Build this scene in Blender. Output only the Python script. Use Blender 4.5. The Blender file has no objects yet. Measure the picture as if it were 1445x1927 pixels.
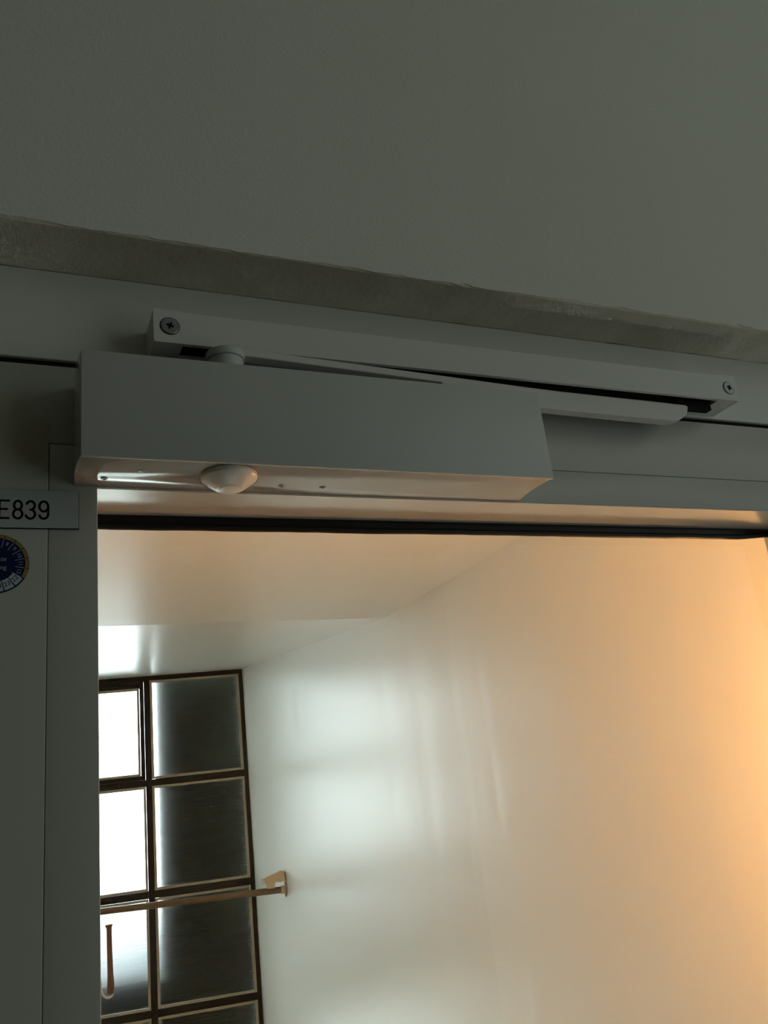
import bpy, bmesh, math, random
from mathutils import Matrix, Vector, noise

# ------------------------------------------------------------------ units
# The door plane sits at y = 0; D is the eye's distance from it and the unit
# every survey number below is given in (x right, y into the wall, z from eye).
D = 0.55
EYE = 1.75
def W(x, y, z):
    return Vector((x * D, (y - 1.0) * D, EYE + z * D))

sc = bpy.context.scene
col = sc.collection

# ------------------------------------------------------------------ camera
R = Vector((0.9157, -0.3851, -0.1147)); U = Vector((-0.0249, -0.3392, 0.9404)); F = Vector((0.4011, 0.8583, 0.3202))
F.normalize(); R = (R - F * R.dot(F)).normalized(); U = R.cross(F)
cam = bpy.data.cameras.new('camera'); cam_o = bpy.data.objects.new('camera', cam); col.objects.link(cam_o)
cam_o.matrix_world = Matrix(((R.x, U.x, -F.x, 0), (R.y, U.y, -F.y, -D), (R.z, U.z, -F.z, EYE), (0, 0, 0, 1)))
cam.sensor_fit = 'VERTICAL'; cam.sensor_height = 36.0; cam.lens = 36.0 * 1600.08 / 1927.0
cam.clip_start = 0.02
sc.camera = cam_o

# ------------------------------------------------------------------ light
sc.view_settings.view_transform = 'Standard'
sc.view_settings.look = 'None'
sc.view_settings.exposure = 0.0
sc.view_settings.gamma = 1.0
sc.view_settings.use_curve_mapping = False
sc.cycles.use_denoising = True
sc.cycles.max_bounces = 9
sc.cycles.diffuse_bounces = 4
sc.cycles.glossy_bounces = 4
sc.cycles.transmission_bounces = 8
sc.cycles.use_adaptive_sampling = True
sc.cycles.adaptive_threshold = 0.035
sc.cycles.adaptive_min_samples = 24
sc.cycles.transparent_max_bounces = 16
sc.cycles.sample_clamp_indirect = 20.0

world = bpy.data.worlds.new('overcast_sky'); sc.world = world; world.use_nodes = True
bg = world.node_tree.nodes['Background']
bg.inputs[0].default_value = (0.82, 0.955, 1.0, 1); bg.inputs[1].default_value = 12.0

# area light added as the dim room's daylight, in front of an added window
al = bpy.data.lights.new('room_fill_light', 'AREA'); al.shape = 'RECTANGLE'; al.size = 2.0; al.size_y = 2.2
al.energy = 9.8; al.color = (0.92, 1.0, 0.95)
al_o = bpy.data.objects.new('room_fill_light', al); col.objects.link(al_o)
al_o.location = (1.735, -1.55, 1.80); al_o.rotation_euler = (math.radians(90), 0, math.radians(90))

# ------------------------------------------------------------------ materials
def mat(name, color, rough=0.5, spec=0.5, metal=0.0, bump=None, var=None, coat=0.0):
    """bump = (scale xyz, strength, distance); var = (scale, second colour, low, high)"""
    m = bpy.data.materials.new(name); m.use_nodes = True
    nt = m.node_tree; b = nt.nodes['Principled BSDF']
    b.inputs['Base Color'].default_value = (*color, 1); b.inputs['Roughness'].default_value = rough
    b.inputs['Specular IOR Level'].default_value = spec; b.inputs['Metallic'].default_value = metal
    b.inputs['Coat Weight'].default_value = coat; b.inputs['Coat Roughness'].default_value = 0.08
    geo = nt.nodes.new('ShaderNodeNewGeometry')
    if bump:
        mp = nt.nodes.new('ShaderNodeMapping'); mp.inputs['Scale'].default_value = bump[0]
        nt.links.new(geo.outputs['Position'], mp.inputs['Vector'])
        n = nt.nodes.new('ShaderNodeTexNoise'); n.inputs['Scale'].default_value = 1.0; n.inputs['Detail'].default_value = 3.0
        nt.links.new(mp.outputs[0], n.inputs['Vector'])
        bp = nt.nodes.new('ShaderNodeBump'); bp.inputs['Strength'].default_value = bump[1]; bp.inputs['Distance'].default_value = bump[2]
        nt.links.new(n.outputs['Fac'], bp.inputs['Height']); nt.links.new(bp.outputs[0], b.inputs['Normal'])
    if var:
        n = nt.nodes.new('ShaderNodeTexNoise'); n.inputs['Scale'].default_value = var[0]; n.inputs['Detail'].default_value = 5.0
        nt.links.new(geo.outputs['Position'], n.inputs['Vector'])
        rp = nt.nodes.new('ShaderNodeValToRGB')
        rp.color_ramp.elements[0].position = var[2]; rp.color_ramp.elements[0].color = (*color, 1)
        rp.color_ramp.elements[1].position = var[3]; rp.color_ramp.elements[1].color = (*var[1], 1)
        nt.links.new(n.outputs['Fac'], rp.inputs['Fac']); nt.links.new(rp.outputs[0], b.inputs['Base Color'])
    return m

M = {}
M['wall'] = mat('matt_wall_paint', (0.67, 0.69, 0.62), 0.9, 0.2, bump=((420, 420, 420), 0.22, 0.001), var=(3.0, (0.64, 0.655, 0.58), 0.4, 0.7))
M['wall_dim'] = mat('dark_low_bounce', (0.14, 0.12, 0.095), 0.6, 0.3)  # unseen walls darkened to cut light bounced onto the door
M['soffit'] = mat('bare_plaster', (0.62, 0.59, 0.50), 0.95, 0.1, bump=((180, 180, 180), 0.4, 0.0015), var=(26.0, (0.52, 0.49, 0.395), 0.35, 0.7))
M['frame'] = mat('door_frame_paint', (0.64, 0.67, 0.61), 0.55, 0.4, bump=((60, 60, 60), 0.05, 0.001))
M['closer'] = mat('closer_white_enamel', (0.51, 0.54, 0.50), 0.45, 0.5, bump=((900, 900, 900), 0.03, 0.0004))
M['under'] = mat('closer_shaded_underside', (0.36, 0.34, 0.30), 0.09, 0.5, bump=((12, 60, 40), 0.04, 0.002)); M['under'].node_tree.nodes['Principled BSDF'].inputs['IOR'].default_value = 2.2  # cover enamel with the underside's shade put into a darker, glossier copy
M['reveal_bright'] = mat('gloss_reveal_bright', (0.62, 0.60, 0.54), 0.16, 0.5); M['reveal_bright'].node_tree.nodes['Principled BSDF'].inputs['IOR'].default_value = 2.1  # lighter, glossier than the leaf paint, to brighten the lamp-lit reveal
M['rail'] = mat('slide_rail_enamel', (0.60, 0.625, 0.58), 0.45, 0.4, bump=((300, 300, 300), 0.05, 0.0006))
M['arm'] = mat('arm_enamel', (0.60, 0.61, 0.56), 0.42, 0.4)
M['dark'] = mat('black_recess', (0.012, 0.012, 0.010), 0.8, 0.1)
M['rubber'] = mat('black_rubber', (0.012, 0.011, 0.009), 0.45, 0.3, bump=((8, 200, 200), 0.3, 0.001))
M['steel'] = mat('zinc_screw', (0.30, 0.32, 0.32), 0.4, 0.5, metal=0.9)
M['screw_white'] = mat('painted_screw', (0.52, 0.56, 0.54), 0.5, 0.4)
M['sensor'] = mat('cream_plastic', (0.74, 0.70, 0.60), 0.28, 0.5)
M['plate'] = mat('grey_engraving_plate', (0.37, 0.42, 0.41), 0.5, 0.4)
M['ink'] = mat('black_ink', (0.008, 0.008, 0.008), 0.6, 0.2)
M['blue'] = mat('sticker_blue', (0.002, 0.005, 0.055), 0.45, 0.3)
M['gold'] = mat('sticker_gold', (0.34, 0.21, 0.03), 0.5, 0.3, var=(160.0, (0.24, 0.18, 0.05), 0.4, 0.6))
M['stprint'] = mat('sticker_white_print', (0.34, 0.42, 0.48), 0.5, 0.3)
M['stbox'] = mat('sticker_year_box', (0.40, 0.50, 0.50), 0.5, 0.3)
M['far_wall'] = mat('glossy_wall_paint', (0.89, 0.865, 0.78), 0.34, 0.40, bump=((1.0, 8.0, 0.22), 0.20, 0.02))
for n_ in M['far_wall'].node_tree.nodes:
    if n_.type == 'TEX_NOISE': n_.inputs['Detail'].default_value = 1.0
M['far_ceiling'] = mat('satin_ceiling_paint', (0.90, 0.875, 0.79), 0.30, 0.5, bump=((1.5, 2.5, 1.0), 0.12, 0.02))
M['far_floor'] = mat('pale_floor', (0.50, 0.46, 0.39), 0.5)
M['floor'] = mat('brown_lino', (0.09, 0.08, 0.07), 0.5)
M['bar'] = mat('dark_window_steel', (0.020, 0.019, 0.017), 0.5, 0.3, bump=((40, 40, 40), 0.15, 0.002), var=(18.0, (0.034, 0.032, 0.028), 0.5, 0.75))
M['bead'] = mat('beige_glazing_bead', (0.45, 0.405, 0.31), 0.5, 0.3)
M['rod'] = mat('brown_tube', (0.20, 0.140, 0.075), 0.35, 0.5, var=(9.0, (0.16, 0.11, 0.06), 0.4, 0.7))
M['bracket'] = mat('cream_bracket', (0.68, 0.57, 0.40), 0.4, 0.5)
M['wood'] = mat('brown_stick', (0.23, 0.115, 0.065), 0.5, 0.4)
M['hook'] = mat('pale_hook', (0.75, 0.78, 0.76), 0.25, 0.5)
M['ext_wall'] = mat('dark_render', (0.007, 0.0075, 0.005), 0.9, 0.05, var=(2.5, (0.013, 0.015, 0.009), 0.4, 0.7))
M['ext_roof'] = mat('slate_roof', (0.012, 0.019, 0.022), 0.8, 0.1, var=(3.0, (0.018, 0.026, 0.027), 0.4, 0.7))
M['paving'] = mat('pale_paving', (0.5, 0.5, 0.47), 0.9, 0.1)
M['brass'] = mat('lamp_base', (0.5, 0.42, 0.25), 0.4, 0.5, metal=0.6)

def leaf_material():
    m = mat('door_leaf_paint', (0.455, 0.475, 0.425), 0.34, 0.4)
    nt = m.node_tree; b = nt.nodes['Principled BSDF']; L = nt.links
    geo = nt.nodes.new('ShaderNodeNewGeometry')
    def blob(c, rx, rz, warp, sc_):
        mp = nt.nodes.new('ShaderNodeMapping'); mp.vector_type = 'POINT'
        mp.inputs['Scale'].default_value = (1 / rx, 0.0, 1 / rz); mp.inputs['Location'].default_value = (-c.x / rx, 0, -c.z / rz)
        L.new(geo.outputs['Position'], mp.inputs[0])
        ln = nt.nodes.new('ShaderNodeVectorMath'); ln.operation = 'LENGTH'; L.new(mp.outputs[0], ln.inputs[0])
        n = nt.nodes.new('ShaderNodeTexNoise'); n.inputs['Scale'].default_value = sc_; n.inputs['Detail'].default_value = 4
        L.new(geo.outputs['Position'], n.inputs['Vector'])
        ad = nt.nodes.new('ShaderNodeMath'); ad.operation = 'MULTIPLY_ADD'; ad.inputs[1].default_value = warp; L.new(n.outputs['Fac'], ad.inputs[0]); L.new(ln.outputs['Value'], ad.inputs[2])
        rp = nt.nodes.new('ShaderNodeMapRange'); rp.inputs['From Min'].default_value = 0.85 + warp * 0.5; rp.inputs['From Max'].default_value = 1.08 + warp * 0.5
        rp.inputs['To Min'].default_value = 1; rp.inputs['To Max'].default_value = 0; L.new(ad.outputs[0], rp.inputs[0])
        return rp.outputs[0]
    prev = None
    base = (0.455, 0.475, 0.425, 1)
    for c, rx, rz, wp, ns, colr, k in ((W(0.021, 1, 0.436), 0.0085, 0.009, 1.8, 330, (0.38, 0.35, 0.21, 1), 0.8),
                                   (W(0.028, 1, 0.468), 0.0075, 0.008, 1.8, 360, (0.39, 0.36, 0.23, 1), 0.7),
                                   (W(0.000, 1, 0.462), 0.022, 0.026, 1.4, 60, (0.45, 0.45, 0.34, 1), 0.6)):
        mx = nt.nodes.new('ShaderNodeMix'); mx.data_type = 'RGBA'
        mu = nt.nodes.new('ShaderNodeMath'); mu.operation = 'MULTIPLY'; mu.inputs[1].default_value = k
        L.new(blob(c, rx, rz, wp, ns), mu.inputs[0]); L.new(mu.outputs[0], mx.inputs[0])
        if prev is None: mx.inputs[6].default_value = base
        else: L.new(prev, mx.inputs[6])
        mx.inputs[7].default_value = colr; prev = mx.outputs[2]
    L.new(prev, b.inputs['Base Color']); b.inputs['IOR'].default_value = 1.45
    return m
M['leaf'] = leaf_material()

def clear_glass():
    m = bpy.data.materials.new('clear_glass'); m.use_nodes = True; nt = m.node_tree; nt.nodes.clear()
    out = nt.nodes.new('ShaderNodeOutputMaterial'); mix = nt.nodes.new('ShaderNodeMixShader')
    tr = nt.nodes.new('ShaderNodeBsdfTransparent'); tr.inputs[0].default_value = (0.975, 0.98, 0.972, 1)
    gl = nt.nodes.new('ShaderNodeBsdfGlossy'); gl.inputs['Roughness'].default_value = 0.0
    fr = nt.nodes.new('ShaderNodeFresnel'); fr.inputs['IOR'].default_value = 1.45
    ge = nt.nodes.new('ShaderNodeNewGeometry'); mk = nt.nodes.new('ShaderNodeMath'); mk.operation = 'MULTIPLY_ADD'; mk.inputs[1].default_value = -1.0; mk.inputs[2].default_value = 1.0
    nt.links.new(ge.outputs['Backfacing'], mk.inputs[0])          # one reflection per pane, at its outer faces
    mu = nt.nodes.new('ShaderNodeMath'); mu.operation = 'MULTIPLY'; nt.links.new(fr.outputs[0], mu.inputs[0]); nt.links.new(mk.outputs[0], mu.inputs[1])
    nt.links.new(mu.outputs[0], mix.inputs[0]); nt.links.new(tr.outputs[0], mix.inputs[1]); nt.links.new(gl.outputs[0], mix.inputs[2]); nt.links.new(mix.outputs[0], out.inputs[0])
    return m
M['glass'] = clear_glass()

def reeded_glass():
    m = bpy.data.materials.new('reeded_glass'); m.use_nodes = True; nt = m.node_tree; L = nt.links
    b = nt.nodes['Principled BSDF']
    b.inputs['Base Color'].default_value = (0.93, 0.96, 0.94, 1); b.inputs['Transmission Weight'].default_value = 1.0
    b.inputs['Roughness'].default_value = 0.33; b.inputs['IOR'].default_value = 1.35
    tc = nt.nodes.new('ShaderNodeTexCoord'); wv = nt.nodes.new('ShaderNodeTexWave'); wv.wave_type = 'BANDS'; wv.bands_direction = 'Z'
    wv.inputs['Scale'].default_value = 38.0; wv.inputs['Distortion'].default_value = 0.15
    L.new(tc.outputs['Object'], wv.inputs['Vector'])
    bp = nt.nodes.new('ShaderNodeBump'); bp.inputs['Strength'].default_value = 0.4; bp.inputs['Distance'].default_value = 0.003
    L.new(wv.outputs['Fac'], bp.inputs['Height']); L.new(bp.outputs[0], b.inputs['Normal'])
    return m
M['reeded'] = reeded_glass()
M['clear'] = mat('clear_plastic', (0.95, 0.96, 0.95), 0.12, 0.5); M['clear'].node_tree.nodes['Principled BSDF'].inputs['Transmission Weight'].default_value = 0.75

def emissive(name, color, strength):
    m = bpy.data.materials.new(name); m.use_nodes = True; b = m.node_tree.nodes['Principled BSDF']
    b.inputs['Base Color'].default_value = (0.8, 0.7, 0.5, 1)
    b.inputs['Emission Color'].default_value = (*color, 1); b.inputs['Emission Strength'].default_value = strength
    return m
M['globe'] = emissive('warm_lamp_globe', (1.0, 0.465, 0.145), 212.0)

# ------------------------------------------------------------------ mesh helpers
def add_box(bm, a, b, bev=0.0):
    a = Vector(a); b = Vector(b)
    lo = Vector((min(a.x, b.x), min(a.y, b.y), min(a.z, b.z))); hi = Vector((max(a.x, b.x), max(a.y, b.y), max(a.z, b.z)))
    vs = [bm.verts.new((x, y, z)) for x in (lo.x, hi.x) for y in (lo.y, hi.y) for z in (lo.z, hi.z)]
    fs = [bm.faces.new([vs[i] for i in q]) for q in ((0, 1, 3, 2), (4, 6, 7, 5), (0, 4, 5, 1), (2, 3, 7, 6), (0, 2, 6, 4), (1, 5, 7, 3))]
    if bev:
        es = list({e for f in fs for e in f.edges})
        bmesh.ops.bevel(bm, geom=es, offset=bev, segments=2, profile=0.5, affect='EDGES', clamp_overlap=True)

def add_prism(bm, pts, axis, a, b, bev=0.0):
    """2-D outline extruded along an axis: 'x' uses (y,z), 'y' uses (x,z), 'z' uses (x,y)."""
    mk = {'x': lambda p, t: (t, p[0], p[1]), 'y': lambda p, t: (p[0], t, p[1]), 'z': lambda p, t: (p[0], p[1], t)}[axis]
    A = [bm.verts.new(mk(p, a)) for p in pts]; B = [bm.verts.new(mk(p, b)) for p in pts]
    n = len(pts); fs = [bm.faces.new(A[::-1]), bm.faces.new(B)]
    for i in range(n): fs.append(bm.faces.new((A[i], A[(i + 1) % n], B[(i + 1) % n], B[i])))
    if bev:
        es = list({e for f in fs for e in f.edges})
        bmesh.ops.bevel(bm, geom=es, offset=bev, segments=2, profile=0.5, affect='EDGES', clamp_overlap=True)
    bmesh.ops.recalc_face_normals(bm, faces=[f for f in bm.faces])

def add_lathe(bm, prof, origin, seg=40, axis=Vector((0, 0, 1))):
    """profile (radius, height) spun about an axis through origin"""
    q = Vector((0, 0, 1)).rotation_difference(axis.normalized()); rings = []
    for r_, h in prof:
        if r_ < 1e-7: rings.append([bm.verts.new(origin + q @ Vector((0, 0, h)))])
        else: rings.append([bm.verts.new(origin + q @ Vector((r_ * math.cos(2 * math.pi * k / seg), r_ * math.sin(2 * math.pi * k / seg), h))) for k in range(seg)])
    for p, n in zip(rings[:-1], rings[1:]):
        for k in range(seg):
            k2 = (k + 1) % seg
            if len(p) == 1 and len(n) == 1: continue
            if len(p) == 1: bm.faces.new((p[0], n[k], n[k2]))
            elif len(n) == 1: bm.faces.new((p[k], p[k2], n[0]))
            else: bm.faces.new((p[k], p[k2], n[k2], n[k]))
    if len(rings[0]) > 1: bm.faces.new(rings[0][::-1])
    if len(rings[-1]) > 1: bm.faces.new(rings[-1])
    bmesh.ops.recalc_face_normals(bm, faces=bm.faces[:])

def add_tube(bm, path, rad, seg=16):
    path = [Vector(p) for p in path]; rs = rad if isinstance(rad, (list, tuple)) else [rad] * len(path); rings = []
    t0 = (path[1] - path[0]).normalized(); up = t0.orthogonal().normalized()
    for i, p in enumerate(path):
        t = (path[min(i + 1, len(path) - 1)] - path[max(i - 1, 0)]).normalized()
        up = (up - t * up.dot(t)).normalized(); s = t.cross(up)
        rings.append([bm.verts.new(p + (up * math.cos(2 * math.pi * k / seg) + s * math.sin(2 * math.pi * k / seg)) * rs[i]) for k in range(seg)])
    for a, b in zip(rings[:-1], rings[1:]):
        for k in range(seg): bm.faces.new((a[k], a[(k + 1) % seg], b[(k + 1) % seg], b[k]))
    bm.faces.new(rings[0][::-1]); bm.faces.new(rings[-1])
    bmesh.ops.recalc_face_normals(bm, faces=bm.faces[:])

def obj(name, bm, m, parent=None, smooth=False, local=False):
    me = bpy.data.meshes.new(name); bm.to_mesh(me); bm.free(); me.materials.append(M[m] if isinstance(m, str) else m)
    if smooth:
        for p in me.polygons: p.use_smooth = True
        me.set_sharp_from_angle(angle=math.radians(35))
    o = bpy.data.objects.new(name, me); col.objects.link(o)
    if parent:
        o.parent = parent
        if not local: o.matrix_parent_inverse = parent.matrix_basis.inverted() if parent.parent is None else Matrix.Identity(4)
    return o

def empty(name, loc, rz=0.0):
    o = bpy.data.objects.new(name, None); o.empty_display_size = 0.05; col.objects.link(o)
    o.location = loc; o.rotation_euler = (0, 0, rz)
    o.matrix_basis = Matrix.Translation(Vector(loc)) @ Matrix.Rotation(rz, 4, 'Z')
    return o

def tag(o, label, cat=None, group=None, kind=None):
    o['label'] = label
    if cat: o['category'] = cat
    if group: o['group'] = group
    if kind: o['kind'] = kind
    return o

def struct(name, boxes, m, label, bev=0.0):
    bm = bmesh.new()
    for a, b in boxes: add_box(bm, a, b, bev)
    o = obj(name, bm, m); return tag(o, label, None, None, 'structure')

def bxD(bm, x0, x1, y0, y1, z0, z1, bev=0.0):
    add_box(bm, W(x0, y0, z0), W(x1, y1, z1), bev)

ZF = -EYE / D                      # floor level in survey units

# ------------------------------------------------------------------ dim room round the camera
X0, X1 = -1.25, 1.75; YB = -3.0; CH = 2.95
NY = (0.907 - 1) * D               # face of the wall in front of the door niche
BY = (1.28 - 1) * D                # far face of the wall
nxl, nxr, nz = -0.27 * D, 1.66 * D, EYE + 0.694 * D
struct('floor', [((X0, YB, -0.1), (X1, NY, 0))], 'floor', 'dark floor of the dim room in front of the door')
struct('ceiling', [((X0, YB, CH), (X1, BY, CH + 0.1))], 'wall', 'ceiling of the dim room')
struct('wall_left', [((X0 - 0.1, YB, 0), (X0, BY, CH))], 'wall_dim', 'left wall of the dim room')
wy0, wy1, wz0, wz1 = -2.65, -0.45, 0.65, 2.9
struct('wall_right', [((X1, YB, 0), (X1 + 0.12, wy0, CH)), ((X1, wy1, 0), (X1 + 0.12, BY, CH)), ((X1, wy0, 0), (X1 + 0.12, wy1, wz0)), ((X1, wy0, wz1), (X1 + 0.12, wy1, CH))], 'wall', 'right wall of the dim room with an added wide window')
struct('wall_back', [((X0, YB - 0.1, 0), (X1, YB, CH))], 'wall_dim', 'wall behind the viewer')
w2 = empty('added_window', (X1 + 0.06, -1.55, wz0)); tag(w2, 'unseen wide window with a drawn pale blind, added in the right wall behind the area light', None, None, 'structure')
bm = bmesh.new()
for a, b in (((X1 + 0.02, wy0, wz0), (X1 + 0.1, wy0 + 0.05, wz1)), ((X1 + 0.02, wy1 - 0.05, wz0), (X1 + 0.1, wy1, wz1)), ((X1 + 0.02, wy0 + 0.05, wz0), (X1 + 0.1, wy1 - 0.05, wz0 + 0.05)), ((X1 + 0.02, wy0 + 0.05, wz1 - 0.05), (X1 + 0.1, wy1 - 0.05, wz1))):
    add_box(bm, a, b)
obj('frame', bm, 'frame', w2)
bm = bmesh.new(); add_box(bm, (X1 + 0.05, wy0 + 0.05, wz0 + 0.05), (X1 + 0.06, wy1 - 0.05, wz1 - 0.05)); obj('blind', bm, 'soffit', w2)

# wall over and beside the door: the edge above the niche is rough, hand-cut plaster
bm = bmesh.new()
add_box(bm, (X0, NY, 0), (nxl, BY, nz)); add_box(bm, (nxr, NY, 0), (X1, BY, nz))
N = 420; random.seed(4); rows = []
for i in range(N + 1):
    x = X0 + (X1 - X0) * i / N
    j = (noise.noise((x * 38, 1.3, 0)) * 0.0024 + noise.noise((x * 120, 5.1, 0)) * 0.0020) + 0.0014 * max(0, noise.noise((x * 260, 9.1, 0)))
    k = noise.noise((x * 55, 7.7, 2)) * 0.0010
    rows.append([bm.verts.new((x, NY, CH)), bm.verts.new((x, NY, nz + 0.02)), bm.verts.new((x, NY, nz + 0.0008 + j * 0.8)), bm.verts.new((x, NY + 0.0012 + k, nz)),
                 bm.verts.new((x, BY, nz)), bm.verts.new((x, BY, CH))])
for a, b in zip(rows[:-1], rows[1:]):
    for q in (0, 1, 2, 4, 5):
        q2 = (q + 1) % 6
        bm.faces.new((a[q], b[q], b[q2], a[q2])).material_index = 1 if q == 2 else 0
bm.faces.new([v for v in rows[0]][::-1]); bm.faces.new(rows[-1])
bmesh.ops.recalc_face_normals(bm, faces=bm.faces[:])
wd = tag(obj('wall_door', bm, 'wall'), 'pale grey painted wall above the door', None, None, 'structure'); wd.data.materials.append(M['soffit'])
# bare plaster soffit of the niche (a thin skim coat closing the underside)
bm = bmesh.new(); vs = []
for i in range(N + 1):
    x = nxl + (nxr - nxl) * i / N
    vs.append((bm.verts.new((x, NY + 0.0012 + noise.noise((x * 55, 7.7, 2)) * 0.0010, nz - 0.0004)), bm.verts.new((x, 0.0, nz - 0.0012 - 0.0006 * noise.noise((x * 30, 2, 2)))), bm.verts.new((x, 0.0, nz + 0.002)), bm.verts.new((x, NY + 0.0012, nz + 0.002))))
for a, b in zip(vs[:-1], vs[1:]):
    for q in range(4): bm.faces.new((a[q], b[q], b[(q + 1) % 4], a[(q + 1) % 4]))
bm.faces.new(vs[0]); bm.faces.new(vs[-1][::-1]); bmesh.ops.recalc_face_normals(bm, faces=bm.faces[:])
tag(obj('soffit', bm, 'soffit', wd), 'brownish bare plaster strip under the wall edge')

# steel door frame
tr = empty('trim_1', W(0.7, 1.14, ZF)); tag(tr, 'grey painted steel door frame', None, None, 'structure')
bm = bmesh.new(); bxD(bm, -0.27, 1.66, 1.0, 1.28, 0.5635, 0.692, 0.0008); obj('frame_head', bm, 'frame', tr)
for xa, xb in ((-0.27, -0.139), (1.529, 1.66)):
    bm = bmesh.new(); bxD(bm, xa, xb, 1.0, 1.28, ZF, 0.5635, 0.0008); obj('frame_jamb', bm, 'frame', tr)
bm = bmesh.new(); bxD(bm, -0.139, 1.529, 1.150, 1.28, 0.53, 0.5635); bxD(bm, -0.139, -0.10, 1.150, 1.28, ZF, 0.53); bxD(bm, 1.49, 1.529, 1.150, 1.28, ZF, 0.53)
obj('door_stop', bm, 'frame', tr)
bm = bmesh.new(); bxD(bm, -0.139, 1.529, 1.006, 1.150, 0.5552, 0.5634); obj('gap_shade', bm, 'dark', tr)  # black strip filling the gap over the leaf in place of shade

# ------------------------------------------------------------------ room beyond the glass
KW = 2.4; CZ = 1.2; KY = 5.32; CY = 9.36
AW = math.radians(9.4)
def WP(t, off, z):                 # point by the far window: t leftwards from the corner, off towards the door
    return W(KW - t * math.cos(AW) - off * math.sin(AW), CY + t * math.sin(AW) - off * math.cos(AW), z)
LWX = WP(3.17, 0, 0).x
rx = KW * D
def quadslab(name, pts, up, m, label):
    bm = bmesh.new(); A = [bm.verts.new(p) for p in pts]; B = [bm.verts.new(Vector(p) + Vector(up)) for p in pts]
    n = len(pts); bm.faces.new(A); bm.faces.new(B[::-1])
    for i in range(n): bm.faces.new((A[i], B[i], B[(i + 1) % n], A[(i + 1) % n]))
    bmesh.ops.recalc_face_normals(bm, faces=bm.faces[:])
    return tag(obj(name, bm, m), label, None, None, 'structure')
yR = WP(0, 0, 0).y; yL = WP(3.17, 0, 0).y
quadslab('wall_far_right', [(rx, BY, EYE - 4.9 * D), (rx, yR + 0.12, EYE - 4.9 * D), (rx, yR + 0.12, CH), (rx, BY, CH)], (0.12, 0, 0), 'far_wall', 'glossy white wall beyond the glass lit warm by a lamp')
quadslab('wall_far_left', [(LWX, BY, EYE - 4.9 * D), (LWX, yL + 0.12, EYE - 4.9 * D), (LWX, yL + 0.12, CH), (LWX, BY, CH)], (-0.12, 0, 0), 'far_wall', 'left wall of the room beyond the glass')
LF = EYE - 4.7 * D; ly = (4.0 - 1) * D
quadslab('floor_far', [(LWX, BY, 0), (rx, BY, 0), (rx, ly, 0), (LWX, ly, 0)], (0, 0, -0.1), 'far_floor', 'landing floor beyond the glass door')
quadslab('floor_far_lower', [(LWX, BY, LF), (rx, BY, LF), (rx, yR, LF), (LWX, yL, LF)], (0, 0, -0.1), 'far_floor', 'lower floor under the dark framed window')
quadslab('wall_far_below', [(LWX, BY, LF), (rx, BY, LF), (rx, BY, -0.1), (LWX, BY, -0.1)], (0, -0.1, 0), 'far_wall', 'wall under the landing')
cz = EYE + CZ * D; wz = EYE + 1.583 * D; ky = (KY - 1) * D
quadslab('ceiling_far', [(LWX, BY, cz), (rx, BY, cz), (rx, ky, cz), (LWX, ky + 0.02, cz)], (0, 0, 0.1), 'far_ceiling', 'flat white ceiling seen through the glass')
quadslab('ceiling_far_slope', [(LWX, ky + 0.02, cz), (rx, ky, cz), (rx, yR + 0.1, wz + 0.004), (LWX, yL + 0.1, wz + 0.004)], (0, 0, 0.1), 'far_ceiling', 'ceiling part rising towards the dark framed window')
# shut the room around the door frame on the far side
fz0 = -4.41
a, b = WP(0, 0, fz0), WP(3.17, 0, fz0)
quadslab('wall_far_end', [(a.x, a.y, EYE - 4.9 * D), (b.x, b.y, EYE - 4.9 * D), (b.x, b.y, b.z), (a.x, a.y, a.z)], (0, 0.12, 0), 'far_wall', 'low wall under the dark framed window')

# ---- window with dark steel bars, beige beads and reeded panes (local x = leftwards, local y = into the room)
win = empty('window_1', WP(0, 0, 0), math.pi - AW); tag(win, 'dark steel window with reeded glass panes beyond the door', None, None, 'structure')
cols = ((0.042, 0.998), (1.060, 2.085), (2.147, 3.105)); rows_ = ((1.525, 0.497), (0.430, -0.578), (-0.648, -1.637), (-1.705, -2.980), (-3.050, -3.170), (-3.240, -4.35))
TB = 3.17
def lbox(name, t0, t1, z0, z1, y0, y1, m, bev=0.0, parent=win):
    bm = bmesh.new(); add_box(bm, (t0 * D, y0, z0 * D), (t1 * D, y1, z1 * D), bev); return obj(name, bm, m, parent, local=True)
lbox('frame_bar', 0.0, TB, 1.525, 1.580, -0.045, 0.003, 'bar', 0.0015)
lbox('frame_bar', 0.0, TB, -4.41, -4.35, -0.045, 0.003, 'bar', 0.0015)
lbox('frame_bar', 0.0, 0.042, -4.35, 1.525, -0.045, 0.003, 'bar', 0.0015)
lbox('frame_bar', 3.105, TB, -4.35, 1.525, -0.045, 0.003, 'bar', 0.0015)
for ta, tb in ((0.998, 1.060), (2.085, 2.147)):
    lbox('mullion', ta, tb, -4.35, 1.525, -0.045, 0.004, 'bar', 0.0015)
for za, zb in ((0.497, 0.430), (-0.578, -0.648), (-1.637, -1.705), (-2.980, -3.050), (-3.170, -3.240)):
    for c0, c1 in cols: lbox('transom', c0, c1, zb, za, -0.045, 0.003, 'bar', 0.0015)
def ring(name, t0, t1, z0, z1, w, y0, y1, m):
    bm = bmesh.new()
    add_box(bm, (t0 * D, y0, z0 * D), ((t0 + w) * D, y1, z1 * D), 0.0008); add_box(bm, ((t1 - w) * D, y0, z0 * D), (t1 * D, y1, z1 * D), 0.0008)
    add_box(bm, ((t0 + w) * D, y0, z0 * D), ((t1 - w) * D, y1, (z0 + w) * D), 0.0008); add_box(bm, ((t0 + w) * D, y0, (z1 - w) * D), ((t1 - w) * D, y1, z1 * D), 0.0008)
    return obj(name, bm, m, win, local=True)
pane_cache = {}
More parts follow.
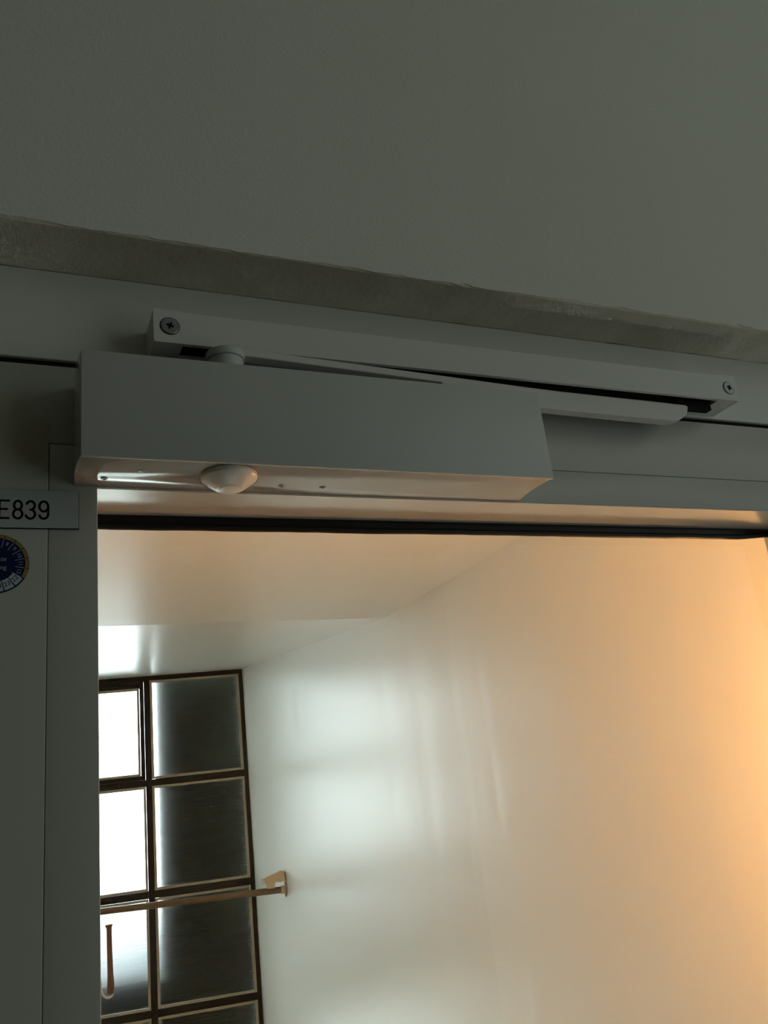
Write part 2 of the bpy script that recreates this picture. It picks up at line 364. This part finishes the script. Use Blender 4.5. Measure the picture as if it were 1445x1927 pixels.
for ci, (t0, t1) in enumerate(cols):
    for ri, (z1, z0) in enumerate(rows_):
        a0, a1, b0, b1 = t0, t1, z0, z1
        if ci == 1 and ri == 0:      # opening vent with its own sash
            ring('vent_sash', t0 + 0.002, t1 - 0.002, z0 + 0.002, z1 - 0.002, 0.042, -0.03, 0.012, 'bar')
            a0, a1, b0, b1 = t0 + 0.046, t1 - 0.046, z0 + 0.040, z1 - 0.075
            lbox('vent_top', t0 + 0.046, t1 - 0.046, b1, z1 - 0.046, -0.03, 0.011, 'bar', 0.001)
        ring('glazing_bead', a0 + 0.001, a1 - 0.001, b0 + 0.001, b1 - 0.001, 0.025, -0.004, 0.006 + (0.008 if ci == 1 and ri == 0 else 0.0), 'bead')
        pw, ph = (a1 - a0 - 0.05) * D, (b1 - b0 - 0.05) * D
        key = (round(pw, 3), round(ph, 3))
        bm = bmesh.new(); add_box(bm, (-pw / 2, -0.0025, -ph / 2), (pw / 2, 0.0025, ph / 2))
        p = obj('pane', bm, 'reeded', win, local=True); p.location = ((a0 + a1) / 2 * D, -0.004, (b0 + b1) / 2 * D)
# small catch on the head of the window
bm = bmesh.new(); add_box(bm, (1.30 * D, 0.010, 1.540 * D), (1.40 * D, 0.020, 1.565 * D), 0.002); add_tube(bm, [(1.37 * D, 0.018, 1.552 * D), (1.30 * D, 0.030, 1.557 * D), (1.24 * D, 0.028, 1.552 * D)], 0.004, 10)
obj('catch', bm, 'bar', win, local=True)

# ---- outside: dark neighbouring wing and the roof below
def prism_out(name, t0, t1, o0, o1, z0, z1, m):
    bm = bmesh.new(); P = [WP(t, o, z) for t in (t0, t1) for o in (o0, o1) for z in (z0, z1)]
    vs = [bm.verts.new(p) for p in P]
    for q in ((0, 1, 3, 2), (4, 6, 7, 5), (0, 4, 5, 1), (2, 3, 7, 6), (0, 2, 6, 4), (1, 5, 7, 3)): bm.faces.new([vs[i] for i in q])
    bmesh.ops.recalc_face_normals(bm, faces=bm.faces[:]); return obj(name, bm, m)
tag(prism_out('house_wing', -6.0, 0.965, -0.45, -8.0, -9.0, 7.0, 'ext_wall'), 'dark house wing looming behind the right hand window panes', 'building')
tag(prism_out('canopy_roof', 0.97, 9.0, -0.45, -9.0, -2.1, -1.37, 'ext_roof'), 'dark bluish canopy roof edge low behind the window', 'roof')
bm = bmesh.new(); add_box(bm, (-30, 5.6, EYE - 9.2 * D), (30, 40, EYE - 9.0 * D))
tag(obj('ground', bm, 'paving'), 'ground outside the window', None, None, 'structure')

# ------------------------------------------------------------------ the door leaf
door = empty('door_1', W(0.7, 1.0, ZF)); tag(door, 'grey painted glazed door with a wide flat frame', None, None, 'structure')
LX0, LX1, LZ0, LZ1 = -0.13, 1.52, ZF + 0.02, 0.5545
SX0, SX1, SZ0, SZ1 = 0.0390, 1.390, ZF + 0.42, 0.4497       # seam between leaf profile and glazing frame
GX0, GX1, GZ0, GZ1 = 0.0938, 1.335, ZF + 0.475, 0.3945      # daylight opening
def ringD(name, o, i, y0, y1, m, parent, bev):
    bm = bmesh.new()
    bxD(bm, o[0], i[0], y0, y1, o[2], o[3], bev); bxD(bm, i[1], o[1], y0, y1, o[2], o[3], bev)
    bxD(bm, i[0], i[1], y0, y1, i[3], o[3], bev); bxD(bm, i[0], i[1], y0, y1, o[2], i[2], bev)
    return obj(name, bm, m, parent)
hair = 0.0006
# outer profile as one continuous mitred ring so that no corner joint shows
def flatring(name, o, i, y0, y1, m, parent, bev=0.0):
    bm = bmesh.new()
    def lp(r_, y): return [bm.verts.new(W(x, y, z)) for x, z in ((r_[0], r_[2]), (r_[1], r_[2]), (r_[1], r_[3]), (r_[0], r_[3]))]
    A, B, C, E = lp(o, y0), lp(i, y0), lp(i, y1), lp(o, y1)
    loops = (A, B, C, E)
    for s in range(4):
        p, q = loops[s], loops[(s + 1) % 4]
        for k in range(4): bm.faces.new((p[k], p[(k + 1) % 4], q[(k + 1) % 4], q[k]))
    bmesh.ops.recalc_face_normals(bm, faces=bm.faces[:])
    if bev:
        es = [e for e in bm.edges if not (len(e.link_faces) == 2 and abs(e.link_faces[0].normal.dot(e.link_faces[1].normal)) > 0.9)]
        bmesh.ops.bevel(bm, geom=es, offset=bev, segments=2, profile=0.5, affect='EDGES', clamp_overlap=True)
    return obj(name, bm, m, parent, smooth=bool(bev))
flatring('leaf_frame', (LX0, LX1, LZ0, LZ1), (SX0, SX1, SZ0, SZ1), 1.0, 1.135, 'leaf', door, 0.0006)
flatring('glazing_frame', (SX0 + hair, SX1 - hair, SZ0 + hair, SZ1 - hair), (GX0, GX1, GZ0, GZ1), 1.0004, 1.0935, 'leaf', door, 0.0007)
flatring('back_bead', (SX0 + hair, SX1 - hair, SZ0 + hair, SZ1 - hair), (GX0 - 0.004, GX1 + 0.004, GZ0, GZ1), 1.112, 1.135, 'leaf', door)
bm = bmesh.new(); bxD(bm, GX0 + 0.0002, GX1 - 0.0002, 1.0022, 1.0930, GZ1 - 0.0008, GZ1 + 0.0008); obj('reveal_bright_strip', bm, 'reveal_bright', door)  # added strip that brightens the reveal above the glass
# rubber gasket: a soft upper lip and a black lower lip, a little wavy
bm = bmesh.new(); prof = ((1.0935, 0.4010), (1.0927, 0.3938), (1.0915, 0.3890), (1.0940, 0.3852), (1.0950, 0.3835), (1.0928, 0.3800), (1.0932, 0.3758), (1.0975, 0.3746), (1.1010, 0.3760), (1.1010, 0.4010))
st = []
for i in range(121):
    x = GX0 - 0.004 + (GX1 - GX0 + 0.008) * i / 120
    dz = 0.0007 * noise.noise((x * 9, 0.3, 0)) + 0.0005 * noise.noise((x * 31, 2.3, 0)) + (0.0045 * max(0, (x - 1.22) / 0.06) if x < 1.28 else 0.0045)
    st.append([bm.verts.new(W(x, y, z + (dz if z < 0.387 else 0))) for y, z in prof])
for a, b in zip(st[:-1], st[1:]):
    for k in range(len(prof)): bm.faces.new((a[k], b[k], b[(k + 1) % len(prof)], a[(k + 1) % len(prof)]))
bm.faces.new(st[0]); bm.faces.new(st[-1][::-1]); bmesh.ops.recalc_face_normals(bm, faces=bm.faces[:])
tag(obj('gasket', bm, 'rubber', door, smooth=True), 'black rubber glazing gasket')
bm = bmesh.new(); bxD(bm, GX0 - 0.012, GX0 - 0.0005, 1.0935, 1.112, GZ0, GZ1); bxD(bm, GX1 + 0.0005, GX1 + 0.012, 1.0935, 1.112, GZ0, GZ1); bxD(bm, GX0 - 0.004, GX1 + 0.004, 1.0935, 1.112, GZ0 - 0.012, GZ0)
obj('gasket', bm, 'rubber', door)
bm = bmesh.new(); bxD(bm, GX0, GX1, 1.1012, 1.1118, GZ0, GZ1 + 0.006); tag(obj('glass_pane', bm, 'glass', door), 'clear glass pane')

# ------------------------------------------------------------------ door closer
cl = empty('door_closer', W(0.378, 0.955, 0.395)); tag(cl, 'white box shaped overhead door closer with folded arm on the glazed door', 'door closer')
cx0, cx1, cyf, cz0, cz1 = 0.0680, 0.6880, 0.9055, 0.3946, 0.5272
# cover: front plate with two end cheeks and a top
bm = bmesh.new()
bxD(bm, cx0, cx1, cyf, cyf + 0.0046, cz0 - 0.0006, cz1, 0.0007)
obj('cover', bm, 'closer', cl, smooth=True)
def bulge(y):                      # the ends are very slightly hollow in plan
    u_ = (y - cyf) / (1.0 - cyf); return math.sin(math.pi * min(1, max(0, u_))) * 0.0042
ys = [cyf + 0.0060 + (0.9996 - cyf - 0.0060) * k / 12 for k in range(13)]
bm = bmesh.new()
top = [(cx0 + 0.0004 - bulge(y) * 0.8, y) for y in ys] + [(cx1 - 0.0006 - bulge(y), y) for y in reversed(ys)]
pts = [W(x, y, 0) for x, y in top]
add_prism(bm, [(p.x, p.y) for p in pts], 'z', W(0, 0, cz0 + 0.0012).z, W(0, 0, cz1 - 0.0010).z, 0.0005)
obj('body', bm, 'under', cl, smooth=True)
# spindle cap and arm
bm = bmesh.new(); o = W(0.2425, 0.934, 0); o.z = 0
add_lathe(bm, [(0.0225 * D, W(0, 0, 0.5262).z), (0.0225 * D, W(0, 0, 0.5440).z), (0.0215 * D, W(0, 0, 0.5448).z)], o)
add_lathe(bm, [(0.0232 * D, W(0, 0, 0.5450).z), (0.0245 * D, W(0, 0, 0.5456).z), (0.0245 * D, W(0, 0, 0.5530).z), (0.0236 * D, W(0, 0, 0.5550).z), (0.020 * D, W(0, 0, 0.5558).z), (0, W(0, 0, 0.5558).z)], o)
obj('spindle_cap', bm, 'closer', cl, smooth=True)
arm_pts = [(0.245, 0.5512), (0.552, 0.5502), (0.556, 0.5470), (0.60, 0.5440), (0.700, 0.5285), (0.982, 0.5268), (1.000, 0.5330), (1.014, 0.5425), (1.020, 0.5570), (1.014, 0.5592), (0.70, 0.5606), (0.245, 0.5615)]
def arm_y(x):                      # front of the arm swings from the spindle into the rail
    return 0.9235 + (x - 0.245) * 0.0560 if x < 0.74 else 0.9512 + (x - 0.74) * 0.010
bm = bmesh.new(); A = []; B = []
dense = []
for (xa, za), (xb, zb) in zip(arm_pts, arm_pts[1:] + arm_pts[:1]):
    n = max(1, int(abs(xb - xa) / 0.06))
    for k in range(n): dense.append((xa + (xb - xa) * k / n, za + (zb - za) * k / n))
A = [bm.verts.new(W(x, arm_y(x), z)) for x, z in dense]; B = [bm.verts.new(W(x, arm_y(x) + 0.018, z)) for x, z in dense]
bm.faces.new(A); bm.faces.new(B[::-1])
for k in range(len(dense)): k2 = (k + 1) % len(dense); bm.faces.new((A[k], B[k], B[k2], A[k2]))
bmesh.ops.recalc_face_normals(bm, faces=bm.faces[:])
bmesh.ops.triangulate(bm, faces=[f for f in bm.faces if len(f.verts) > 4])
arm = obj('arm', bm, 'arm', cl)
bv = arm.modifiers.new('soft_edges', 'BEVEL'); bv.width = 0.0008; bv.segments = 2; bv.limit_method = 'ANGLE'; bv.angle_limit = math.radians(40)
# slider block riding in the rail
bm = bmesh.new(); bxD(bm, 1.000, 1.075, 0.9575, 0.9715, 0.5560, 0.5740, 0.0008); obj('slider_block', bm, 'dark', cl)
bm = bmesh.new(); o = W(1.004, 0.9630, 0); o.z = 0; add_lathe(bm, [(0.006 * D, W(0, 0, 0.548).z), (0.006 * D, W(0, 0, 0.574).z)], o, 20); obj('pivot_pin', bm, 'dark', cl, smooth=True)
# screws in the underside
for x, y in ((0.0989, 0.9726), (0.1388, 0.9449), (0.3162, 0.9745), (0.3717, 0.9746)):
    bm = bmesh.new(); c = W(x, y, 0); c.z = 0; zb = W(0, 0, cz0 + 0.0012).z
    add_lathe(bm, [(0.0015 * D, zb - 0.0001), (0.0020 * D, zb - 0.0007), (0.0039 * D, zb - 0.0006), (0.0041 * D, zb + 0.0006)], c, 20)
    obj('screw', bm, 'steel', cl, smooth=True)

# round detector under the closer
sd = empty('sensor_dome', W(0.2415, 0.945, 0.395)); tag(sd, 'cream plastic sensor dome on the underside of the door closer', 'sensor')
o = W(0.2415, 0.9455, 0); o.z = 0; zz = lambda v: W(0, 0, v).z
bm = bmesh.new(); add_lathe(bm, [(0.0330 * D, zz(0.3957)), (0.0340 * D, zz(0.3945)), (0.0342 * D, zz(0.3905)), (0.0330 * D, zz(0.3885)), (0.0255 * D, zz(0.3828)), (0.0175 * D, zz(0.3772)), (0.0160 * D, zz(0.3764)), (0.0, zz(0.3764))][::-1], o, 56)
obj('housing', bm, 'sensor', sd, smooth=True)
bm = bmesh.new(); add_lathe(bm, [(0, zz(0.3758)), (0.0130 * D, zz(0.3758)), (0.0134 * D, zz(0.3760)), (0.0134 * D, zz(0.3765))], o, 40); obj('lens_cap', bm, 'sensor', sd, smooth=True)

# ------------------------------------------------------------------ slide rail on the frame head
sr = empty('slide_rail', W(0.64, 1.0, 0.568)); tag(sr, 'long white slide rail with screwed ends above the door closer', 'rail')
rx0, rx1, ry, rz0, rz1 = 0.1560, 1.1260, 0.9397, 0.5680, 0.6150
bm = bmesh.new()
prof = [(ry, rz0), (0.9460, rz0), (0.9460, 0.6020), (0.9770, 0.6020), (0.9770, rz0 - 0.0010), (0.9998, rz0 - 0.0010), (0.9998, rz1), (ry + 0.002, rz1), (ry, rz1 - 0.0015)]
add_prism(bm, [((y - 1) * D, EYE + z * D) for y, z in prof], 'x', (rx0 + 0.036) * D, (rx1 - 0.046) * D)
obj('channel', bm, 'rail', sr)
bm = bmesh.new(); bxD(bm, rx0 + 0.0365, rx1 - 0.0465, 0.9462, 0.9768, 0.5735, 0.6018); obj('slot_shade', bm, 'dark', sr)  # black block standing in for the shade inside the slot
for x0, x1, s in ((rx0, rx0 + 0.036, -1), (rx1 - 0.046, rx1, 1)):
    bm = bmesh.new(); r_ = 0.0055 if s > 0 else 0.0015
    out = []
    xe = x1 if s > 0 else x0; xi = x0 if s > 0 else x1
    for k in range(5):
        a_ = math.pi / 2 * k / 4; out.append((xe - s * r_ + s * r_ * math.sin(a_), rz0 + r_ - r_ * math.cos(a_)))
    out.append((xe, rz1 - 0.001)); out.append((xe - s * 0.001, rz1)); out.append((xi, rz1)); out.append((xi, rz0))
    pp = [W(x, 0, z) for x, z in out]
    add_prism(bm, [(p.x, p.z) for p in pp], 'y', (ry - 1) * D, -0.0001)
    e = obj('end_cap', bm, 'rail', sr)
for x, z, mm, r_ in ((0.1762, 0.5915, 'steel', 0.0116), (1.1060, 0.5912, 'screw_white', 0.0112)):
    bm = bmesh.new(); c = W(x, ry, z)
    add_lathe(bm, [(r_ * D, 0.0), (r_ * D, 0.0005), (r_ * D * 0.93, 0.0009), (0, 0.0011)], c, 36, Vector((0, -1, 0)))
    s = obj('screw', bm, mm, sr, smooth=True)
    bm = bmesh.new()
    L_ = 0.0046 * D; w_ = 0.0013 * D; th = math.radians(20)
    for a_ in (th, th + math.pi / 2):
        M4 = Matrix.Translation(c + Vector((0, -0.0011, 0))) @ Matrix.Rotation(a_, 4, 'Y')
        vs0 = len(bm.verts); add_box(bm, (-L_, -0.0003, -w_), (L_, 0.0003, w_)); bm.verts.ensure_lookup_table()
        for v in bm.verts[vs0:]: v.co = M4 @ v.co
    obj('cross_slot', bm, 'dark', s, local=True)
    # shadow round the screw head, painted as a dark ring
    bm = bmesh.new(); add_lathe(bm, [(r_ * D * 1.07, 0.0), (r_ * D * 1.07, 0.0003), (r_ * D * 0.98, 0.0003)], c, 36, Vector((0, -1, 0))); obj('screw_shadow_ring', bm, 'dark', s, local=True)

# ------------------------------------------------------------------ name plate and sticker on the left stile
pl = empty('number_plate', W(0.014, 1.0, 0.341)); tag(pl, 'grey engraved number plate reading E839 on the left door stile', 'sign')
bm = bmesh.new(); bxD(bm, -0.0445, 0.0720, 0.9966, 0.9998, 0.3412, 0.3872, 0.0003); obj('plate', bm, 'plate', pl)
bm = bmesh.new(); bxD(bm, -0.0450, 0.0727, 0.9984, 0.9999, 0.3403, 0.3872); obj('plate_edge_shade', bm, 'dark', pl)  # dark sheet standing in for shade along the plate's right and lower edges
def arc(cx_, cz_, rx_, rz_, a0, a1, n=14):
    return [(cx_ + rx_ * math.cos(math.radians(a0 + (a1 - a0) * k / n)), cz_ + rz_ * math.sin(math.radians(a0 + (a1 - a0) * k / n))) for k in range(n + 1)]
# glyph strokes on a 1 x 2 cell
G = {'E': [[(0.95, 2), (0, 2), (0, 0), (0.95, 0)], [(0, 1.03), (0.78, 1.03)]],
     '8': [arc(0.5, 1.50, 0.43, 0.50, 0, 360, 28), arc(0.5, 0.50, 0.5, 0.52, 0, 360, 28)],
     '3': [arc(0.47, 1.50, 0.46, 0.50, 160, -90, 22) + arc(0.45, 0.50, 0.52, 0.52, 90, -165, 22)],
     '9': [arc(0.5, 1.42, 0.5, 0.58, 0, 360, 28), [(1.0, 1.42), (1.0, 0.55)] + arc(0.5, 0.52, 0.5, 0.52, 0, -165, 18)]}
def ribbon(bm, pts, w, y):
    P = [Vector((p[0], p[1])) for p in pts]
    for a_, b_ in zip(P[:-1], P[1:]):
        d_ = (b_ - a_)
        if d_.length < 1e-9: continue
        n_ = Vector((-d_.y, d_.x)).normalized() * w / 2
        bm.faces.new([bm.verts.new(W(q.x, y, q.y)) for q in (a_ + n_, b_ + n_, b_ - n_, a_ - n_)])
    for p in P: bm.faces.new([bm.verts.new(W(p.x + w / 2 * math.cos(k * math.pi / 5), y - 0.00001, p.y + w / 2 * math.sin(k * math.pi / 5))) for k in range(10)])
for ch, x0, wd_ in (('E', -0.0128, 0.0104), ('8', 0.0018, 0.0095), ('3', 0.0156, 0.0095), ('9', 0.0294, 0.0095)):
    bm = bmesh.new()
    for s in G[ch]: ribbon(bm, [(x0 + u_ * wd_, 0.3521 + v_ * 0.0106) for u_, v_ in s], 0.0027, 0.99655)
    bmesh.ops.recalc_face_normals(bm, faces=bm.faces[:])
    obj('letter', bm, 'ink', pl)

stk = empty('inspection_sticker', W(-0.0145, 1.0, 0.265)); tag(stk, 'round dark blue inspection sticker with gold rim below the number plate', 'sticker')
sx, sz, sr_ = -0.0145, 0.2990, 0.0343
def sector(bm, r0, r1, a0, a1, y, n=6):
    A = [bm.verts.new(W(sx + r0 * math.cos(math.radians(a0 + (a1 - a0) * k / n)), y, sz + r0 * math.sin(math.radians(a0 + (a1 - a0) * k / n)))) for k in range(n + 1)]
    B = [bm.verts.new(W(sx + r1 * math.cos(math.radians(a0 + (a1 - a0) * k / n)), y, sz + r1 * math.sin(math.radians(a0 + (a1 - a0) * k / n)))) for k in range(n + 1)]
    for k in range(n): bm.faces.new((A[k], A[k + 1], B[k + 1], B[k]))
bm = bmesh.new(); add_lathe(bm, [(sr_ * D, 0.0), (sr_ * D, 0.00025), (0, 0.00025)], W(sx, 1.0, sz), 64, Vector((0, -1, 0))); obj('disc', bm, 'blue', stk)
yS = 1 - 0.00030 / D
bm = bmesh.new()
for k in range(12): sector(bm, sr_ * 0.885, sr_ * 0.985, -31.0 + 21.2 * k + 0.8, -31.0 + 21.2 * (k + 1) - 0.8, yS)
obj('gold_rim', bm, 'gold', stk)
bm = bmesh.new()
for k in range(13):
    a_ = math.radians(-31.0 + 21.2 * k); c_, s_ = math.cos(a_), math.sin(a_)
    ribbon(bm, [(sx + c_ * sr_ * 0.58, sz + s_ * sr_ * 0.58), (sx + c_ * sr_ * 0.87, sz + s_ * sr_ * 0.87)], 0.0006, yS)
obj('divider_lines', bm, 'stprint', stk)
bm = bmesh.new()
for k in range(5): sector(bm, sr_ * 0.60, sr_ * 0.95, -31.0 - 21.2 * (k + 1) + 1.2, -31.0 - 21.2 * k - 1.2, yS)
obj('year_boxes', bm, 'stbox', stk)
def text_part(s, size, x, z, ang, y, m, parent, xs=1.0):
    cu = bpy.data.curves.new('print', 'FONT'); cu.body = s; cu.size = size * D; cu.align_x = 'CENTER'; cu.align_y = 'CENTER'; cu.resolution_u = 3
    t = bpy.data.objects.new('print_tmp', cu); col.objects.link(t); dg = bpy.context.evaluated_depsgraph_get()
    me = bpy.data.meshes.new_from_object(t.evaluated_get(dg)); bpy.data.objects.remove(t)
    Mt = Matrix.Translation(W(x, y, z)) @ Matrix.Rotation(-ang, 4, 'Y') @ Matrix.Rotation(math.pi / 2, 4, 'X') @ Matrix.Diagonal((xs, 1, 1, 1))
    me.transform(Mt); me.materials.append(M[m]); me.name = 'print'
    o_ = bpy.data.objects.new('print', me); col.objects.link(o_); o_.parent = parent; o_.matrix_parent_inverse = parent.matrix_basis.inverted(); return o_
yT = yS - 0.00008 / D
text_part('nächste', 0.0074, sx, 0.3042, 0, yT, 'stprint', stk, 0.95)
text_part('Prüfung', 0.0074, sx, 0.2945, 0, yT, 'stprint', stk, 0.95)
for k, s in enumerate(('12', '11', '10', '9', '8', '7')):
    a_ = math.radians(-31.0 + 21.2 * (k + 0.5)); text_part(s, 0.0062, sx + math.cos(a_) * sr_ * 0.74, sz + math.sin(a_) * sr_ * 0.74, a_ - math.pi / 2, yT, 'stprint', stk)
for k, s in enumerate(('22', '23', '24')):
    a_ = math.radians(-31.0 - 21.2 * (k + 0.5)); text_part(s, 0.0075, sx + math.cos(a_) * sr_ * 0.77, sz + math.sin(a_) * sr_ * 0.77, a_ + math.pi / 2, yT, 'blue', stk)

# ------------------------------------------------------------------ rod with wall bracket in front of the far window
OFF = 1.085
def RP(t, dz=0.0, dy=0.0):         # a point on the rod axis
    return WP(t, OFF + dy, -0.657 + (t + 0.18) * 0.0215 + dz)
rod = empty('wooden_rod', RP(0.3)); tag(rod, 'brown rod across the far window held by a cream wall bracket', 'rod')
bm = bmesh.new(); add_tube(bm, [RP(t) for t in (-0.140, 0.5, 1.2, 2.0, 2.75)], 0.0285 * D, 24); obj('tube', bm, 'rod', rod, smooth=True)
bm = bmesh.new(); add_tube(bm, [RP(-0.1795), RP(-0.172), RP(-0.170), RP(-0.138)], [0.062 * D, 0.062 * D, 0.036 * D, 0.036 * D], 28); obj('end_ring', bm, 'bracket', rod, smooth=True)
bm = bmesh.new()
brk = [(0.012, 0.115), (-0.150, 0.168), (-0.176, 0.155), (-0.178, 0.078), (-0.130, 0.066), (-0.098, 0.076), (-0.080, 0.060), (-0.080, 0.024), (-0.010, 0.024), (-0.008, 0.062), (0.006, 0.066)]
A = [bm.verts.new(RP(t, z, -0.03)) for t, z in brk]; B = [bm.verts.new(RP(t, z, 0.045)) for t, z in brk]
bm.faces.new(A); bm.faces.new(B[::-1])
for k in range(len(brk)): k2 = (k + 1) % len(brk); bm.faces.new((A[k], B[k], B[k2], A[k2]))
bmesh.ops.recalc_face_normals(bm, faces=bm.faces[:]); bmesh.ops.triangulate(bm, faces=[f for f in bm.faces if len(f.verts) > 4])
obj('bracket', bm, 'bracket', rod)
bm = bmesh.new()
P = [RP(t, z, y) for t in (0.010, 0.030) for y in (-0.02, 0.04) for z in (0.062, 0.112)]; vs = [bm.verts.new(p) for p in P]
for q in ((0, 1, 3, 2), (4, 6, 7, 5), (0, 4, 5, 1), (2, 3, 7, 6), (0, 2, 6, 4), (1, 5, 7, 3)): bm.faces.new([vs[i] for i in q])
bmesh.ops.recalc_face_normals(bm, faces=bm.faces[:]); obj('clip', bm, 'hook', rod)

# stick with a pale hook hanging from the rod
hk = empty('hanging_stick', RP(1.372, -0.66)); tag(hk, 'brown stick with a pale curved hook hanging under the far rod', 'stick')
HP = lambda t, z, y=0.0: WP(t, OFF + y, z)
bm = bmesh.new(); add_tube(bm, [HP(1.374, -0.735), HP(1.373, -0.765), HP(1.370, -0.95), HP(1.366, -1.12), HP(1.364, -1.20), HP(1.366, -1.25), HP(1.368, -1.272)], [0.033 * D, 0.0225 * D, 0.0225 * D, 0.0245 * D, 0.029 * D, 0.030 * D, 0.024 * D], 20); obj('shaft', bm, 'wood', hk, smooth=True)
bm = bmesh.new()
cp = [(1.418, -0.660), (1.432, -0.760), (1.405, -0.765), (1.345, -0.745), (1.300, -0.735), (1.335, -0.725), (1.345, -0.660)]
A = [bm.verts.new(HP(t, z, -0.012)) for t, z in cp]; B = [bm.verts.new(HP(t, z, 0.012)) for t, z in cp]; bm.faces.new(A); bm.faces.new(B[::-1])
for k in range(len(cp)): k2 = (k + 1) % len(cp); bm.faces.new((A[k], B[k], B[k2], A[k2]))
bmesh.ops.recalc_face_normals(bm, faces=bm.faces[:]); bmesh.ops.triangulate(bm, faces=[f for f in bm.faces if len(f.verts) > 4]); obj('clip', bm, 'clear', hk)
bm = bmesh.new(); pth = [(1.448, -1.13), (1.447, -1.18), (1.442, -1.225), (1.425, -1.268), (1.402, -1.293), (1.378, -1.300), (1.355, -1.292), (1.338, -1.276)]
add_tube(bm, [HP(t, z, 0.02) for t, z in pth], [0.006 * D, 0.008 * D, 0.009 * D, 0.010 * D, 0.011 * D, 0.011 * D, 0.009 * D, 0.005 * D], 12)
obj('hook', bm, 'hook', hk, smooth=True)

# ------------------------------------------------------------------ warm wall lamp beside the door on the far side
LC = W(1.87, 1.28, -0.15)
lp = empty('wall_lamp', LC); tag(lp, 'warm globe lamp on the wall beside the far side of the door', 'lamp')
bm = bmesh.new(); add_lathe(bm, [(0.04, 0.0005), (0.04, 0.010), (0.018, 0.016), (0.016, 0.032), (0.024, 0.036), (0.024, 0.042)], LC, 32, Vector((0, 1, 0))); obj('base', bm, 'brass', lp, smooth=True)
bm = bmesh.new(); bmesh.ops.create_uvsphere(bm, u_segments=32, v_segments=16, radius=0.045); bmesh.ops.translate(bm, verts=bm.verts, vec=LC + Vector((0, 0.080, 0))); obj('globe', bm, 'globe', lp, smooth=True)
